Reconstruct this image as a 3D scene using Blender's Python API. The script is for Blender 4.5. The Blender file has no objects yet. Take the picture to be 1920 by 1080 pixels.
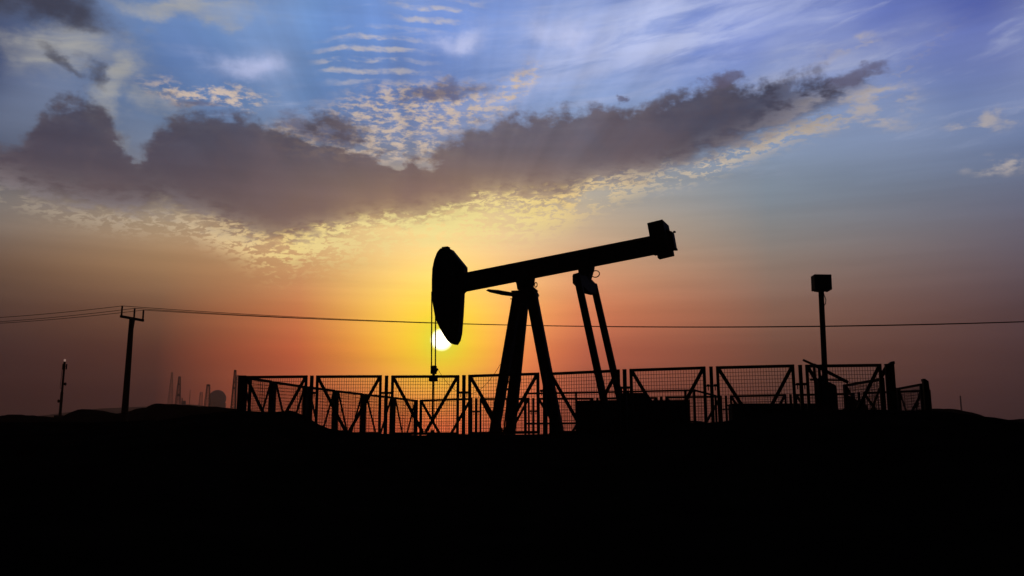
import bpy, bmesh, math, random
from mathutils import Vector, Matrix
random.seed(7)
R = math.radians
scene = bpy.context.scene
C = scene.collection

# ------------------------------------------------------------------ camera
F = 1800.0                       # focal length in pixels of the 1920 wide frame
PITCH = math.atan(343.0 / F)     # camera looks up at the pump from low ground
EYE = Vector((0.0, 0.0, -1.2))   # the pad is z = 0
cam_d = bpy.data.cameras.new('camera')
cam_d.sensor_width = 36.0
cam_d.lens = 36.0 * F / 1920.0
cam_d.clip_start = 0.1
cam_d.clip_end = 9000.0
cam = bpy.data.objects.new('camera', cam_d)
cam.location = EYE
cam.rotation_euler = (math.pi / 2 + PITCH, 0, 0)
C.objects.link(cam)
scene.camera = cam
cp, sp_ = math.cos(PITCH), math.sin(PITCH)


def ray(px, py):
    """world direction seen at a pixel of the photograph"""
    a, b = (px - 960.0) / F, (540.0 - py) / F
    return Vector((a, cp - b * sp_, sp_ + b * cp))


def at_y(px, py, Y):
    d = ray(px, py)
    return EYE + d * (Y / d.y)


def at_z(px, py, z):
    d = ray(px, py)
    return EYE + d * ((z - EYE.z) / d.z)


def azel(px, py):
    d = ray(px, py).normalized()
    return math.degrees(math.atan2(d.x, d.y)), math.degrees(math.asin(d.z))


# ------------------------------------------------------------------ exposure
scene.view_settings.view_transform = 'Standard'
scene.view_settings.look = 'None'
scene.view_settings.exposure = 0.0
scene.view_settings.gamma = 1.0
scene.cycles.use_denoising = True
scene.cycles.max_bounces = 2
scene.cycles.sample_clamp_indirect = 0.5
scene.cycles.sample_clamp_direct = 6.0
scene.cycles.volume_bounces = 0

# ------------------------------------------------------------------ sky (world)
SUN_AZ, SUN_EL = azel(828, 637)
world = bpy.data.worlds.new('World')
scene.world = world
world.use_nodes = True
NT = world.node_tree
NT.nodes.clear()


class S:
    """a scalar node socket with arithmetic"""
    def __init__(self, s): self.s = s
    def _m(op, a, b=None, c=None, clamp=False):
        n = NT.nodes.new('ShaderNodeMath'); n.operation = op; n.use_clamp = clamp
        for i, v in enumerate((a, b, c)):
            if v is None: continue
            if isinstance(v, S): NT.links.new(v.s, n.inputs[i])
            else: n.inputs[i].default_value = v
        return S(n.outputs[0])
    def __add__(a, b): return S._m('ADD', a, b)
    __radd__ = __add__
    def __sub__(a, b): return S._m('SUBTRACT', a, b)
    def __rsub__(a, b): return S._m('SUBTRACT', b, a)
    def __mul__(a, b): return S._m('MULTIPLY', a, b)
    __rmul__ = __mul__
    def __truediv__(a, b): return S._m('DIVIDE', a, b)
    def pow(a, b): return S._m('POWER', a, b)
    def min(a, b): return S._m('MINIMUM', a, b)
    def max(a, b): return S._m('MAXIMUM', a, b)


def smap(v, a, b, x=0.0, y=1.0, kind='SMOOTHSTEP'):
    n = NT.nodes.new('ShaderNodeMapRange'); n.interpolation_type = kind
    NT.links.new(v.s, n.inputs['Value'])
    n.inputs['From Min'].default_value = a; n.inputs['From Max'].default_value = b
    n.inputs['To Min'].default_value = x; n.inputs['To Max'].default_value = y
    return S(n.outputs[0])


def exp(v): return S._m('EXPONENT', v)


def vec(x, y, z=0.0):
    n = NT.nodes.new('ShaderNodeCombineXYZ')
    for i, v in enumerate((x, y, z)):
        if isinstance(v, S): NT.links.new(v.s, n.inputs[i])
        else: n.inputs[i].default_value = v
    return n.outputs[0]


def noise(v, scale, detail=4.0, rough=0.55, dist=0.0, lac=2.0):
    n = NT.nodes.new('ShaderNodeTexNoise'); n.noise_dimensions = '3D'
    NT.links.new(v, n.inputs['Vector'])
    n.inputs['Scale'].default_value = scale; n.inputs['Detail'].default_value = detail
    n.inputs['Roughness'].default_value = rough; n.inputs['Distortion'].default_value = dist
    n.inputs['Lacunarity'].default_value = lac
    return S(n.outputs[0])


def curve(v, pts, lo, hi, ylo, yhi, vector_handles=False):
    """float curve through (x, y) points given in real units"""
    n = NT.nodes.new('ShaderNodeFloatCurve')
    t = (v - lo) / (hi - lo)
    NT.links.new(t.s, n.inputs['Value'])
    cm = n.mapping.curves[0]
    P = sorted(((x - lo) / (hi - lo), (y - ylo) / (yhi - ylo)) for x, y in pts)
    while len(cm.points) < len(P): cm.points.new(0.5, 0.5)
    for p, (x, y) in zip(cm.points, P):
        p.location = (min(1, max(0, x)), min(1, max(0, y)))
        if vector_handles: p.handle_type = 'VECTOR'
    n.mapping.update()
    return S(n.outputs[0]) * (yhi - ylo) + ylo


def lin(c):
    return tuple(((x / 255.0) / 12.92 if x / 255.0 <= 0.04045 else ((x / 255.0 + 0.055) / 1.055) ** 2.4) for x in c)


def col(c, g=1.0):
    n = NT.nodes.new('ShaderNodeRGB'); l = lin(c)
    n.outputs[0].default_value = (l[0] * g, l[1] * g, l[2] * g, 1)
    return n.outputs[0]


def mix(f, a, b):
    n = NT.nodes.new('ShaderNodeMix'); n.data_type = 'RGBA'; n.clamp_factor = True
    if isinstance(f, S): NT.links.new(f.s, n.inputs[0])
    else: n.inputs[0].default_value = f
    NT.links.new(a, n.inputs[6]); NT.links.new(b, n.inputs[7])
    return n.outputs[2]


def ramp(v, stops):
    n = NT.nodes.new('ShaderNodeValToRGB'); e = n.color_ramp.elements
    n.color_ramp.interpolation = 'CARDINAL'
    while len(e) > 1: e.remove(e[-1])
    first = True
    for p, c in sorted(stops):
        el = e[0] if first else e.new(p)
        el.position = p; first = False
        el.color = (*lin(c), 1)
    NT.links.new(v.s, n.inputs[0])
    return n.outputs[0]


tc = NT.nodes.new('ShaderNodeTexCoord')
sx = NT.nodes.new('ShaderNodeSeparateXYZ'); NT.links.new(tc.outputs['Generated'], sx.inputs[0])
dx_, dy_, dz_ = S(sx.outputs[0]), S(sx.outputs[1]), S(sx.outputs[2])
DEG = 180.0 / math.pi
AZ = S._m('ARCTAN2', dx_, dy_) * DEG          # azimuth, degrees, 0 = +Y
EL = S._m('ARCSINE', dz_) * DEG               # elevation, degrees

# clear-air colours: six elevations bands at seven azimuths (the glow is round the sun)
ROWS = (10, 110, 200, 300, 390, 470, 560, 640, 715, 790)
GRID = {
    -60: [(66, 78, 108), (58, 74, 112), (60, 76, 108), (78, 84, 102), (128, 120, 116), (112, 92, 80), (84, 64, 56), (60, 43, 42), (38, 23, 26), (26, 15, 18)],
    300: [(112, 144, 194), (98, 130, 180), (100, 126, 164), (122, 128, 142), (166, 150, 130), (176, 140, 104), (136, 98, 72), (98, 61, 47), (68, 38, 34), (48, 25, 26)],
    560: [(114, 152, 210), (102, 140, 196), (108, 138, 184), (142, 142, 148), (188, 156, 126), (206, 158, 112), (208, 134, 84), (202, 103, 62), (190, 90, 57), (160, 76, 51)],
    813: [(118, 150, 218), (112, 144, 208), (124, 146, 194), (152, 148, 152), (232, 196, 138), (250, 208, 132), (255, 208, 98), (255, 182, 62), (255, 158, 68), (255, 110, 68)],
    960: [(126, 154, 218), (124, 152, 211), (132, 154, 199), (151, 153, 163), (210, 184, 152), (232, 190, 138), (244, 174, 102), (246, 142, 80), (232, 116, 72), (200, 88, 60)],
    1100: [(134, 158, 218), (136, 160, 214), (140, 162, 204), (150, 158, 174), (190, 176, 158), (216, 172, 134), (226, 142, 98), (202, 108, 76), (170, 87, 64), (134, 68, 52)],
    1450: [(118, 138, 206), (114, 136, 202), (118, 144, 190), (130, 148, 172), (134, 142, 150), (146, 134, 126), (146, 112, 96), (126, 86, 70), (102, 64, 52), (74, 44, 40)],
    1960: [(80, 96, 172), (90, 108, 174), (96, 118, 170), (104, 118, 150), (106, 108, 128), (100, 92, 104), (84, 68, 74), (73, 54, 57), (56, 40, 43), (40, 28, 31)],
}
NEL = 40.0
eln = EL / NEL
base = None; last_az = None
for px, cols_ in GRID.items():
    az = azel(px, 560)[0]
    st = [(max(0.0, min(1.0, azel(px, r)[1] / NEL)), c) for r, c in zip(ROWS, cols_)]
    c0 = cols_[-1]; st.append((0.0, tuple(int(v * 0.8) for v in c0)))
    ct = cols_[0]; st.append((0.97, tuple(int(v * 0.35) for v in ct)))
    rr = ramp(eln, st)
    base = rr if base is None else mix(smap(AZ, last_az, az, kind='LINEAR'), base, rr)
    last_az = az

# angle from the sun
sd = Vector((math.sin(R(SUN_AZ)) * math.cos(R(SUN_EL)), math.cos(R(SUN_AZ)) * math.cos(R(SUN_EL)), math.sin(R(SUN_EL))))
dp = NT.nodes.new('ShaderNodeVectorMath'); dp.operation = 'DOT_PRODUCT'
NT.links.new(tc.outputs['Generated'], dp.inputs[0]); dp.inputs[1].default_value = sd
SA = S._m('ARCCOSINE', S(dp.outputs['Value']).min(0.9999999)) * DEG
PXD = math.degrees(1.0 / F)      # one photo pixel in degrees at the centre

gn = NT.nodes.new('ShaderNodeVectorMath'); gn.operation = 'SCALE'; NT.links.new(base, gn.inputs[0])
NT.links.new((1.0 + exp((SA / 7.5) * (SA / 7.5) * -1.0) * 0.6).s, gn.inputs['Scale']); base = gn.outputs[0]
base = mix(exp((SA / (94 * PXD)).pow(1.7) * -1.0) * 0.95, base, col((255, 228, 36), 1.15))

# streaky coordinates of the cloud layers
q = vec(AZ * 0.05, EL * 0.12, 0.0)
q2 = vec(AZ * 0.05, EL * 0.05, 3.7)
n_big = noise(q2, 1.6, 2.0, 0.5)
n_mid = noise(q2, 5.0, 5.0, 0.58)
n_fin = noise(q, 11.0, 5.0, 0.6)
n_str = noise(vec(AZ * 0.03 + EL * -0.012, EL * 0.16 + AZ * -0.02, 1.3), 6.0, 5.0, 0.6, 0.5)


wq = vec(AZ * 0.05, EL * 0.07, 9.1)
nw = NT.nodes.new('ShaderNodeTexNoise'); NT.links.new(wq, nw.inputs['Vector'])
nw.inputs['Scale'].default_value = 3.2; nw.inputs['Detail'].default_value = 6; nw.inputs['Roughness'].default_value = 0.62
sw = NT.nodes.new('ShaderNodeSeparateColor'); NT.links.new(nw.outputs['Color'], sw.inputs[0])
AW = AZ + (S(sw.outputs[0]) - 0.5) * 7.0
EW = EL + (S(sw.outputs[1]) - 0.5) * 4.0


def blob(px, py, rx, ry, tilt=0.0):
    """soft elliptical weight round the direction of a photo pixel; radii in photo pixels, tilt in degrees"""
    a0, e0 = azel(px, py)
    t = R(tilt); ct, s_t = math.cos(t), math.sin(t)
    a = (AW - a0); e = (EW - e0)
    u = (a * ct + e * s_t) / (rx * PXD); w = (e * ct - a * s_t) / (ry * PXD)
    return exp((u * u + w * w) * -1.0)


out = base
# slow light and dark veils over the blue
out = mix(smap(n_str, 0.52, 0.80) * smap(EL, 15.0, 20.0) * smap(AZ, -24, -16) * 0.45, out, col((186, 192, 220)))
out = mix(smap(n_big, 0.42, 0.68) * smap(EL, 15.0, 20.0) * 0.30, out, col((182, 194, 220)))
out = mix(smap(n_big, 0.50, 0.32) * smap(EL, 17.0, 21.0) * smap(AZ, 2.0, -6.0) * 0.35, out, col((84, 108, 164)))
# white cirrus fan, upper right of the middle
cir = blob(1250, 60, 300, 62, 9).max(blob(1100, 120, 210, 42, 18) * 0.8)
out = mix(cir * smap(n_str, 0.26, 0.60) * 0.92, out, col((192, 202, 240)))
out = mix(blob(1052, 86, 52, 24, -18).max(blob(845, 82, 46, 17, 4)).max(blob(463, 118, 52, 24, 4)) * smap(n_mid, 0.25, 0.55, 0.55, 1.0) * 0.85, out, col((196, 204, 242)))
out = mix(blob(1340, 190, 330, 24, 12) * smap(n_str, 0.35, 0.6) * 0.55, out, col((178, 182, 206)))
# ripples of cloud
wv = S._m('SINE', EL * 10.5 + (AZ + 6.5) * (AZ + 6.5) * 0.16 + n_mid * 13.0 + n_fin * 3.0)
rip = blob(700, 100, 100, 62, 0).max(blob(812, 24, 90, 34, 0) * 0.8)
out = mix(smap(wv, -0.5, 1.0) * smap(rip, 0.15, 0.8) * smap(n_fin, 0.36, 0.60) * 0.7, out, col((204, 196, 194)))
# pale cream clouds, left
lf = blob(130, 92, 130, 44, 10).max(blob(225, 175, 52, 120, -12)).max(blob(310, 8, 190, 24, 6)).max(blob(210, 120, 110, 60, -20) * 0.7).max(blob(330, 195, 90, 26, 0) * 0.6)
out = mix(smap(lf + (n_mid - 0.5) * 1.5 + (n_fin - 0.5) * 0.6, 0.15, 1.05) * smap(lf, 0.05, 0.3) * smap(n_str, 0.35, 0.6, 0.45, 0.8), out, col((176, 174, 168)))
# cellular altocumulus field in the middle and its ragged neighbours
alt = blob(800, 205, 200, 62, 3).max(blob(700, 262, 210, 44, 0)).max(blob(960, 175, 70, 50, 30) * 0.8).max(blob(400, 178, 120, 26, 0) * 0.8)
cel = noise(q, 24.0, 4.0, 0.62)
out = mix(smap(alt + (n_big - 0.5) * 0.5, 0.25, 0.7) * smap(alt, 0.05, 0.3) * smap(cel, 0.42, 0.62) * 0.85, out, col((216, 194, 174)))
dk = blob(820, 172, 110, 20, 8).max(blob(600, 232, 110, 22, 0) * 0.8).max(blob(380, 190, 60, 14, 0) * 0.7)
out = mix(smap(dk + (n_fin - 0.5) * 0.9, 0.25, 0.95) * smap(dk, 0.05, 0.3) * 0.75, out, col((98, 92, 112)))
# small pale scraps at the right
scr = blob(1600, 205, 110, 34, 6).max(blob(1600, 236, 90, 14, -4)).max(blob(1840, 225, 62, 15, -3) * 0.9).max(blob(1890, 310, 60, 22, 0) * 0.75).max(blob(1590, 85, 60, 14, 12) * 0.6).max(blob(1500, 262, 70, 16, 4) * 0.8)
out = mix(smap(scr, 0.1, 0.7) * smap(n_fin, 0.44, 0.62) * 0.75, out, col((188, 178, 174)))

# the long dark cloud bank: its upper and lower edges by azimuth
TOP = [(-160, 262), (0, 268), (50, 246), (82, 196), (115, 172), (160, 166), (195, 184), (215, 222), (240, 262), (268, 272), (284, 246), (330, 214), (400, 198), (470, 206), (520, 234), (560, 216), (600, 214), (680, 244), (735, 288), (780, 296), (830, 268), (900, 236), (960, 224), (1040, 212), (1130, 204), (1200, 200), (1250, 172), (1340, 152), (1400, 143), (1500, 140), (1560, 132), (1625, 124), (1665, 150), (1700, 190)]
BOT = [(-160, 330), (0, 352), (60, 372), (150, 392), (250, 402), (320, 404), (380, 418), (450, 440), (520, 460), (570, 446), (640, 434), (720, 424), (800, 408), (880, 390), (960, 386), (1040, 382), (1120, 358), (1200, 334), (1300, 310), (1400, 272), (1480, 238), (1560, 212), (1620, 178), (1665, 150), (1700, 120)]


def edge(tab, sign):
    pts = [azel(x, y) for x, y in tab]
    return curve(AZ, pts, -34.0, 28.0, 8.0, 28.0)


et = edge(TOP, 1); eb = edge(BOT, -1)
puf = noise(vec(AZ * 0.05, EL * 0.07, 4.4), 22.0, 5.0, 0.6)
wob = (n_mid - 0.5) * 3.2 + (n_fin - 0.5) * 1.4 + (puf - 0.5) * 2.2
wob_b = (n_fin - 0.5) * 2.6 + (n_mid - 0.5) * 1.8
d_top = et - EL + wob
d_bot = EL - eb + wob_b
right_fade = smap(AZ, 14.0, 21.5, 0.0, 0.55)
dens = smap(d_top, -0.35, 0.75) * smap(d_bot, -0.6, 0.85)
inner = smap(d_top.min(d_bot), 0.0, 2.2)
gaps = blob(735, 298, 34, 22, 0).max(blob(610, 238, 80, 24, 0) * 0.75).max(blob(700, 262, 80, 28, 0) * 0.85).max(blob(790, 300, 60, 16, 0) * 0.8).max(blob(240, 278, 24, 22, 0) * 0.8)
dens = dens * (1.0 - smap(gaps + (n_fin - 0.5) * 1.6, 0.35, 0.75) * 0.85)
dens = dens * (1.0 - right_fade * smap(n_fin, 0.40, 0.58))

# lit lower rim: bright scraps just under the bank, widest towards the sun
rim_w = curve(AZ, [(-34, 0.45), (azel(300, 400)[0], 0.7), (azel(560, 440)[0], 1.25), (azel(800, 430)[0], 1.5), (azel(1000, 400)[0], 1.35), (azel(1200, 340)[0], 0.7), (azel(1600, 250)[0], 0.6), (28, 0.5)], -34.0, 28.0, 0.0, 2.0)
rim_a = curve(AZ, [(-34, 0.15), (azel(0, 400)[0], 0.35), (azel(300, 400)[0], 0.45), (azel(420, 440)[0], 0.75), (azel(540, 440)[0], 1.0), (azel(800, 430)[0], 1.0), (azel(1200, 340)[0], 0.95), (azel(1500, 250)[0], 0.7), (azel(1680, 200)[0], 0.2), (28, 0.0)], -34.0, 28.0, 0.0, 1.0)
rd = (EL - eb + 0.35) / rim_w
n_rim = noise(vec(AZ * 0.05, EL * 0.13 - AZ * 0.01, 6.1), 30.0, 6.0, 0.66, 0.4)
rim = exp(rd * rd * -1.0) * rim_a * smap(n_big, 0.36, 0.55, 0.45, 1.0)
rim_col = ramp(smap(SA, 2.0, 26.0, kind='LINEAR'), [(0.0, (255, 244, 158)), (0.25, (255, 234, 158)), (0.38, (255, 222, 150)), (0.62, (230, 208, 174)), (1.0, (186, 170, 150))])
glow_w = exp((AZ + 4.5) * (AZ + 4.5) / -75.0)
out = mix(exp(rd * rd * -0.8) * glow_w * 0.36, out, rim_col)
cells = smap(n_rim + (n_mid - 0.5) * 0.55 + (n_fin - 0.5) * 0.35, 0.445, 0.53)
out = mix(rim * cells, out, rim_col)

cloud_far = ramp(smap(EL, 12.0, 25.0, kind='LINEAR'), [(0.0, (112, 94, 88)), (0.35, (82, 75, 87)), (0.7, (60, 62, 81)), (1.0, (57, 63, 88))])
cloud_sun = ramp(smap(EL, 12.0, 25.0, kind='LINEAR'), [(0.0, (214, 162, 112)), (0.18, (172, 130, 102)), (0.5, (112, 95, 96)), (0.8, (80, 76, 92)), (1.0, (74, 74, 94))])
cloud = mix(exp((AZ + 2.0) * (AZ + 2.0) / -110.0), cloud_far, cloud_sun)
cloud = mix(smap(n_mid, 0.40, 0.66) * 0.22, cloud, col((132, 114, 116)))
edge_col = mix(smap(SA, 4.0, 17.0, kind='LINEAR'), col((250, 214, 150)), col((150, 142, 146)))
cloud = mix((1.0 - smap(d_bot, 0.0, 2.0)) * smap(n_fin, 0.38, 0.62) * 0.6 + (1.0 - inner) * smap(n_fin, 0.40, 0.62) * 0.12, cloud, edge_col)
out = mix(dens * smap(n_big + (n_mid - 0.5) * 0.6, 0.25, 0.6, 0.84, 0.97), out, cloud)
# bright broken scraps that show through near the lower edge
rb = (d_bot - 0.15) / 0.45
out = mix(exp(rb * rb * -1.0) * rim_a * smap(n_rim, 0.44, 0.56) * smap(SA, 20.0, 9.0) * 0.95, out, rim_col)

# dark bank in the upper left corner, thin tail at the right
tl = blob(60, 14, 200, 42, -3).max(blob(120, 120, 70, 16, -22) * 0.75).max(blob(190, 150, 60, 22, -40) * 0.8)
out = mix(smap(tl + (n_mid - 0.5) * 0.9 + (n_fin - 0.5) * 0.5, 0.30, 0.95) * smap(tl, 0.05, 0.3) * 0.92, out, col((60, 62, 78)))
rt = blob(1595, 140, 70, 20, 8).max(blob(1345, 140, 34, 18, 20)).max(blob(1172, 188, 20, 9, 0))
out = mix(smap(rt + (n_fin - 0.5) * 1.3, 0.35, 0.9) * smap(rt, 0.05, 0.3) * 0.75, out, col((92, 88, 112)))

# haze bands and faint rays fanning up from the sun
hb_ = noise(vec(AZ * 0.02, EL * 0.30, 2.2), 4.0, 4.0, 0.55)
PH = S._m('ARCTAN2', AZ - SUN_AZ, EL - SUN_EL)
ry = noise(vec(PH, 0.0, 7.7), 7.0, 3.0, 0.6)
gain = 1.0 + (hb_ - 0.5) * 0.28 + (ry - 0.5) * 0.6 * smap(EL, 15.0, 20.0) * smap(SA, 32.0, 16.0)
gv = NT.nodes.new('ShaderNodeVectorMath'); gv.operation = 'SCALE'; NT.links.new(out, gv.inputs[0]); NT.links.new(gain.s, gv.inputs['Scale'])
out = gv.outputs[0]

# the sun itself, burnt out in thin haze
out = mix(exp((SA / (34 * PXD)).pow(2.2) * -1.0), out, col((255, 250, 70)))
sun_core = smap(SA, 23 * PXD, 12 * PXD)
hot = NT.nodes.new('ShaderNodeRGB'); hot.outputs[0].default_value = (4.2, 3.7, 2.4, 1)
out = mix(sun_core, out, hot.outputs[0])

# away from the sunset: the physical evening sky
sky = NT.nodes.new('ShaderNodeTexSky'); sky.sky_type = 'NISHITA'; sky.sun_disc = False
sky.sun_elevation = R(SUN_EL); sky.sun_rotation = R(SUN_AZ)
skm = NT.nodes.new('ShaderNodeVectorMath'); skm.operation = 'SCALE'
NT.links.new(sky.outputs[0], skm.inputs[0]); skm.inputs['Scale'].default_value = 0.002
front = smap(dy_, 0.15, 0.75) * smap(EL, 46.0, 29.5)
out = mix(front, skm.outputs[0], out)
bg = NT.nodes.new('ShaderNodeBackground'); NT.links.new(out, bg.inputs[0]); bg.inputs[1].default_value = 1.0
wo = NT.nodes.new('ShaderNodeOutputWorld'); NT.links.new(bg.outputs[0], wo.inputs[0])
world.cycles.sampling_method = 'MANUAL'; world.cycles.sample_map_resolution = 512

# ------------------------------------------------------------------ sun lamp
ld = bpy.data.lights.new('sun', 'SUN'); ld.energy = 0.12; ld.angle = R(0.6); ld.color = (1.0, 0.55, 0.22)
lo = bpy.data.objects.new('sun', ld); C.objects.link(lo)
lo.rotation_euler = (-sd).to_track_quat('-Z', 'Y').to_euler()
lo.location = (-20, 60, 30)

# ------------------------------------------------------------------ materials
def mat(name, c, c2=None, rough=0.8, metal=0.0, scale=6.0, bump=0.0, bscale=30.0, spec=0.08):
    m = bpy.data.materials.new(name); m.use_nodes = True
    t = m.node_tree; b = t.nodes['Principled BSDF']
    b.inputs['Roughness'].default_value = rough; b.inputs['Metallic'].default_value = metal
    b.inputs['Specular IOR Level'].default_value = spec
    c2 = c2 or tuple(v * 0.6 for v in c)
    tx = t.nodes.new('ShaderNodeTexCoord')
    n = t.nodes.new('ShaderNodeTexNoise'); n.inputs['Scale'].default_value = scale; n.inputs['Detail'].default_value = 6
    t.links.new(tx.outputs['Object'], n.inputs['Vector'])
    r = t.nodes.new('ShaderNodeValToRGB')
    r.color_ramp.elements[0].position = 0.35; r.color_ramp.elements[0].color = (*c2, 1)
    r.color_ramp.elements[1].position = 0.65; r.color_ramp.elements[1].color = (*c, 1)
    t.links.new(n.outputs[0], r.inputs[0]); t.links.new(r.outputs[0], b.inputs['Base Color'])
    if bump:
        n2 = t.nodes.new('ShaderNodeTexNoise'); n2.inputs['Scale'].default_value = bscale; n2.inputs['Detail'].default_value = 5
        t.links.new(tx.outputs['Object'], n2.inputs['Vector'])
        bp = t.nodes.new('ShaderNodeBump'); bp.inputs['Strength'].default_value = bump; bp.inputs['Distance'].default_value = 0.05
        t.links.new(n2.outputs[0], bp.inputs['Height']); t.links.new(bp.outputs[0], b.inputs['Normal'])
    return m


M_steel = mat('weathered_dark_steel', (0.030, 0.028, 0.027), (0.018, 0.014, 0.012), 0.75)
M_rust = mat('rusty_steel', (0.034, 0.020, 0.014), (0.016, 0.012, 0.010), 0.85, scale=9)
M_fence = mat('rusty_fence_tube', (0.034, 0.018, 0.014), (0.018, 0.012, 0.010), 0.8, scale=14)
M_wire = mat('rusty_wire', (0.05, 0.020, 0.013), (0.03, 0.013, 0.010), 0.8)
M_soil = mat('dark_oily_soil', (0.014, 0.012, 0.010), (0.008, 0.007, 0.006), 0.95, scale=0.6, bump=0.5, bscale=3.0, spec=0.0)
M_wood = mat('creosoted_wood', (0.03, 0.022, 0.016), (0.016, 0.012, 0.010), 0.85, scale=8)
M_cable = mat('black_cable', (0.02, 0.02, 0.02), (0.015, 0.015, 0.015), 0.6)
M_cond = mat('weathered_conductor', (0.06, 0.05, 0.045), (0.04, 0.035, 0.03), 0.6)
M_ceram = mat('brown_ceramic', (0.04, 0.02, 0.015), (0.03, 0.015, 0.01), 0.4)
M_box = mat('painted_cabinet', (0.035, 0.036, 0.036), (0.025, 0.025, 0.024), 0.9)
M_dome = mat('radome_panels', (0.10, 0.10, 0.10), (0.08, 0.08, 0.08), 0.7, scale=0.3)
M_rub = mat('rubber', (0.015, 0.015, 0.015), (0.012, 0.012, 0.012), 0.9)

# ------------------------------------------------------------------ mesh helpers
class MB:
    def __init__(s): s.v = []; s.f = []

    def prism(s, poly, a, b, axis='y'):
        """extrude a polygon given in (x, z) from y = a to y = b"""
        n = len(poly); o = len(s.v)
        for t in (a, b):
            for p, z in poly: s.v.append((p, t, z))
        s.f.append(tuple(o + i for i in range(n))); s.f.append(tuple(o + n + i for i in reversed(range(n))))
        for i in range(n):
            j = (i + 1) % n
            s.f.append((o + j, o + i, o + n + i, o + n + j))
        return s

    def box(s, x0, x1, y0, y1, z0, z1):
        return s.prism([(x0, z0), (x1, z0), (x1, z1), (x0, z1)], y0, y1)

    def bar(s, p, q, w, h=None, up=(0, 0, 1), w2=None, h2=None):
        """rectangular bar from p to q; w across, h along 'up'"""
        p, q = Vector(p), Vector(q); d = (q - p).normalized(); h = h or w
        w2 = w2 or w; h2 = h2 or h
        u = Vector(up)
        if abs(d.dot(u)) > 0.98: u = Vector((0, 1, 0))
        side = d.cross(u).normalized(); u = side.cross(d).normalized(); o = len(s.v)
        for c, ww, hh in ((p, w, h), (q, w2, h2)):
            for a, b in ((-1, -1), (1, -1), (1, 1), (-1, 1)):
                s.v.append(tuple(c + side * (a * ww / 2) + u * (b * hh / 2)))
        s.f += [(o, o + 1, o + 2, o + 3), (o + 7, o + 6, o + 5, o + 4)]
        for i in range(4):
            j = (i + 1) % 4
            s.f.append((o + j, o + i, o + 4 + i, o + 4 + j))
        return s

    def tube(s, pts, r, n=8, r2=None):
        pts = [Vector(p) for p in pts]; o = len(s.v); m = len(pts)
        for k, p in enumerate(pts):
            d = (pts[min(k + 1, m - 1)] - pts[max(k - 1, 0)]).normalized()
            u = Vector((0, 0, 1)) if abs(d.z) < 0.95 else Vector((0, 1, 0))
            a = d.cross(u).normalized(); b = a.cross(d).normalized()
            rr = r if r2 is None else r + (r2 - r) * k / max(1, m - 1)
            for i in range(n):
                t = 2 * math.pi * i / n
                s.v.append(tuple(p + (a * math.cos(t) + b * math.sin(t)) * rr))
        for k in range(m - 1):
            for i in range(n):
                j = (i + 1) % n
                s.f.append((o + k * n + i, o + k * n + j, o + (k + 1) * n + j, o + (k + 1) * n + i))
        s.f.append(tuple(o + i for i in reversed(range(n)))); s.f.append(tuple(o + (m - 1) * n + i for i in range(n)))
        return s

    def build(s, name, m, parent=None, bevel=0.0, smooth=False):
        me = bpy.data.meshes.new(name); me.from_pydata(s.v, [], s.f); me.update()
        bm = bmesh.new(); bm.from_mesh(me); bmesh.ops.recalc_face_normals(bm, faces=bm.faces); bm.to_mesh(me); bm.free()
        if smooth:
            for p in me.polygons: p.use_smooth = True
        me.materials.append(m)
        o = bpy.data.objects.new(name, me); C.objects.link(o)
        if parent: o.parent = parent
        if bevel:
            md = o.modifiers.new('bevel', 'BEVEL'); md.width = bevel; md.segments = 2; md.limit_method = 'ANGLE'
        return o


def tag(o, label=None, cat=None, group=None, kind=None):
    if label: o['label'] = label
    if cat: o['category'] = cat
    if group: o['group'] = group
    if kind: o['kind'] = kind
    return o


def empty(name, loc, rz=0.0, **k):
    o = bpy.data.objects.new(name, None); o.location = loc; o.rotation_euler = (0, 0, rz); o.empty_display_size = 0.3
    C.objects.link(o); return tag(o, **k)


def copy_tree(o, parent=None):
    c = o.copy(); C.objects.link(c); c.parent = parent
    for ch in [x for x in list(bpy.data.objects) if x.parent == o]:
        copy_tree(ch, c)
    return c


# ------------------------------------------------------------------ ground
def interp(tab, x):
    if x <= tab[0][0]: return tab[0][1]
    for (a, b), (c, d) in zip(tab, tab[1:]):
        if x <= c: return b + (d - b) * (x - a) / (c - a)
    return tab[-1][1]


from mathutils import noise as mnoise
def fbm(x, y, s, o=4): return mnoise.fractal(Vector((x * s, y * s, 0.37)), 1.0, 2.0, o)


BERM = [(-900, 800), (300, 790), (440, 771), (480, 770), (520, 772), (556, 771), (568, 777), (582, 787), (600, 797), (625, 807), (660, 812), (740, 813), (780, 817), (830, 814), (900, 815), (1000, 819), (1060, 819), (1180, 812), (1270, 797), (1300, 792), (1360, 791), (1400, 780), (1470, 770), (1565, 768), (1700, 769), (1745, 770), (1800, 778), (1900, 792), (2700, 810)]
def ridge_y(X): return 31.3 - 3.6 * max(0.0, min(1.0, (X - 4.0) / 4.0))
berm_tab = []
for px, py in BERM:
    Y = 31.3
    for _ in range(4): Y = ridge_y(at_y(px, py, Y).x)
    p = at_y(px, py, Y); berm_tab.append((p.x, p.z))
HILL = [(-900, 770), (-300, 776), (0, 782), (20, 778), (60, 779), (100, 781), (125, 784), (140, 776), (155, 768), (195, 769), (205, 772), (225, 775), (260, 768), (285, 765), (292, 760), (300, 757), (340, 759), (390, 763), (440, 766), (480, 776), (560, 800), (640, 845), (1300, 845), (1500, 806), (1650, 778), (1745, 766), (1765, 767), (1790, 769), (1803, 771), (1825, 777), (1838, 782), (1842, 789), (1849, 791), (1858, 788), (1868, 786), (1900, 787), (1920, 786), (2400, 778), (3000, 790)]
hill_tab = [(at_y(px, py, 100.0).x, at_y(px, py, 100.0).z) for px, py in HILL]
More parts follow.
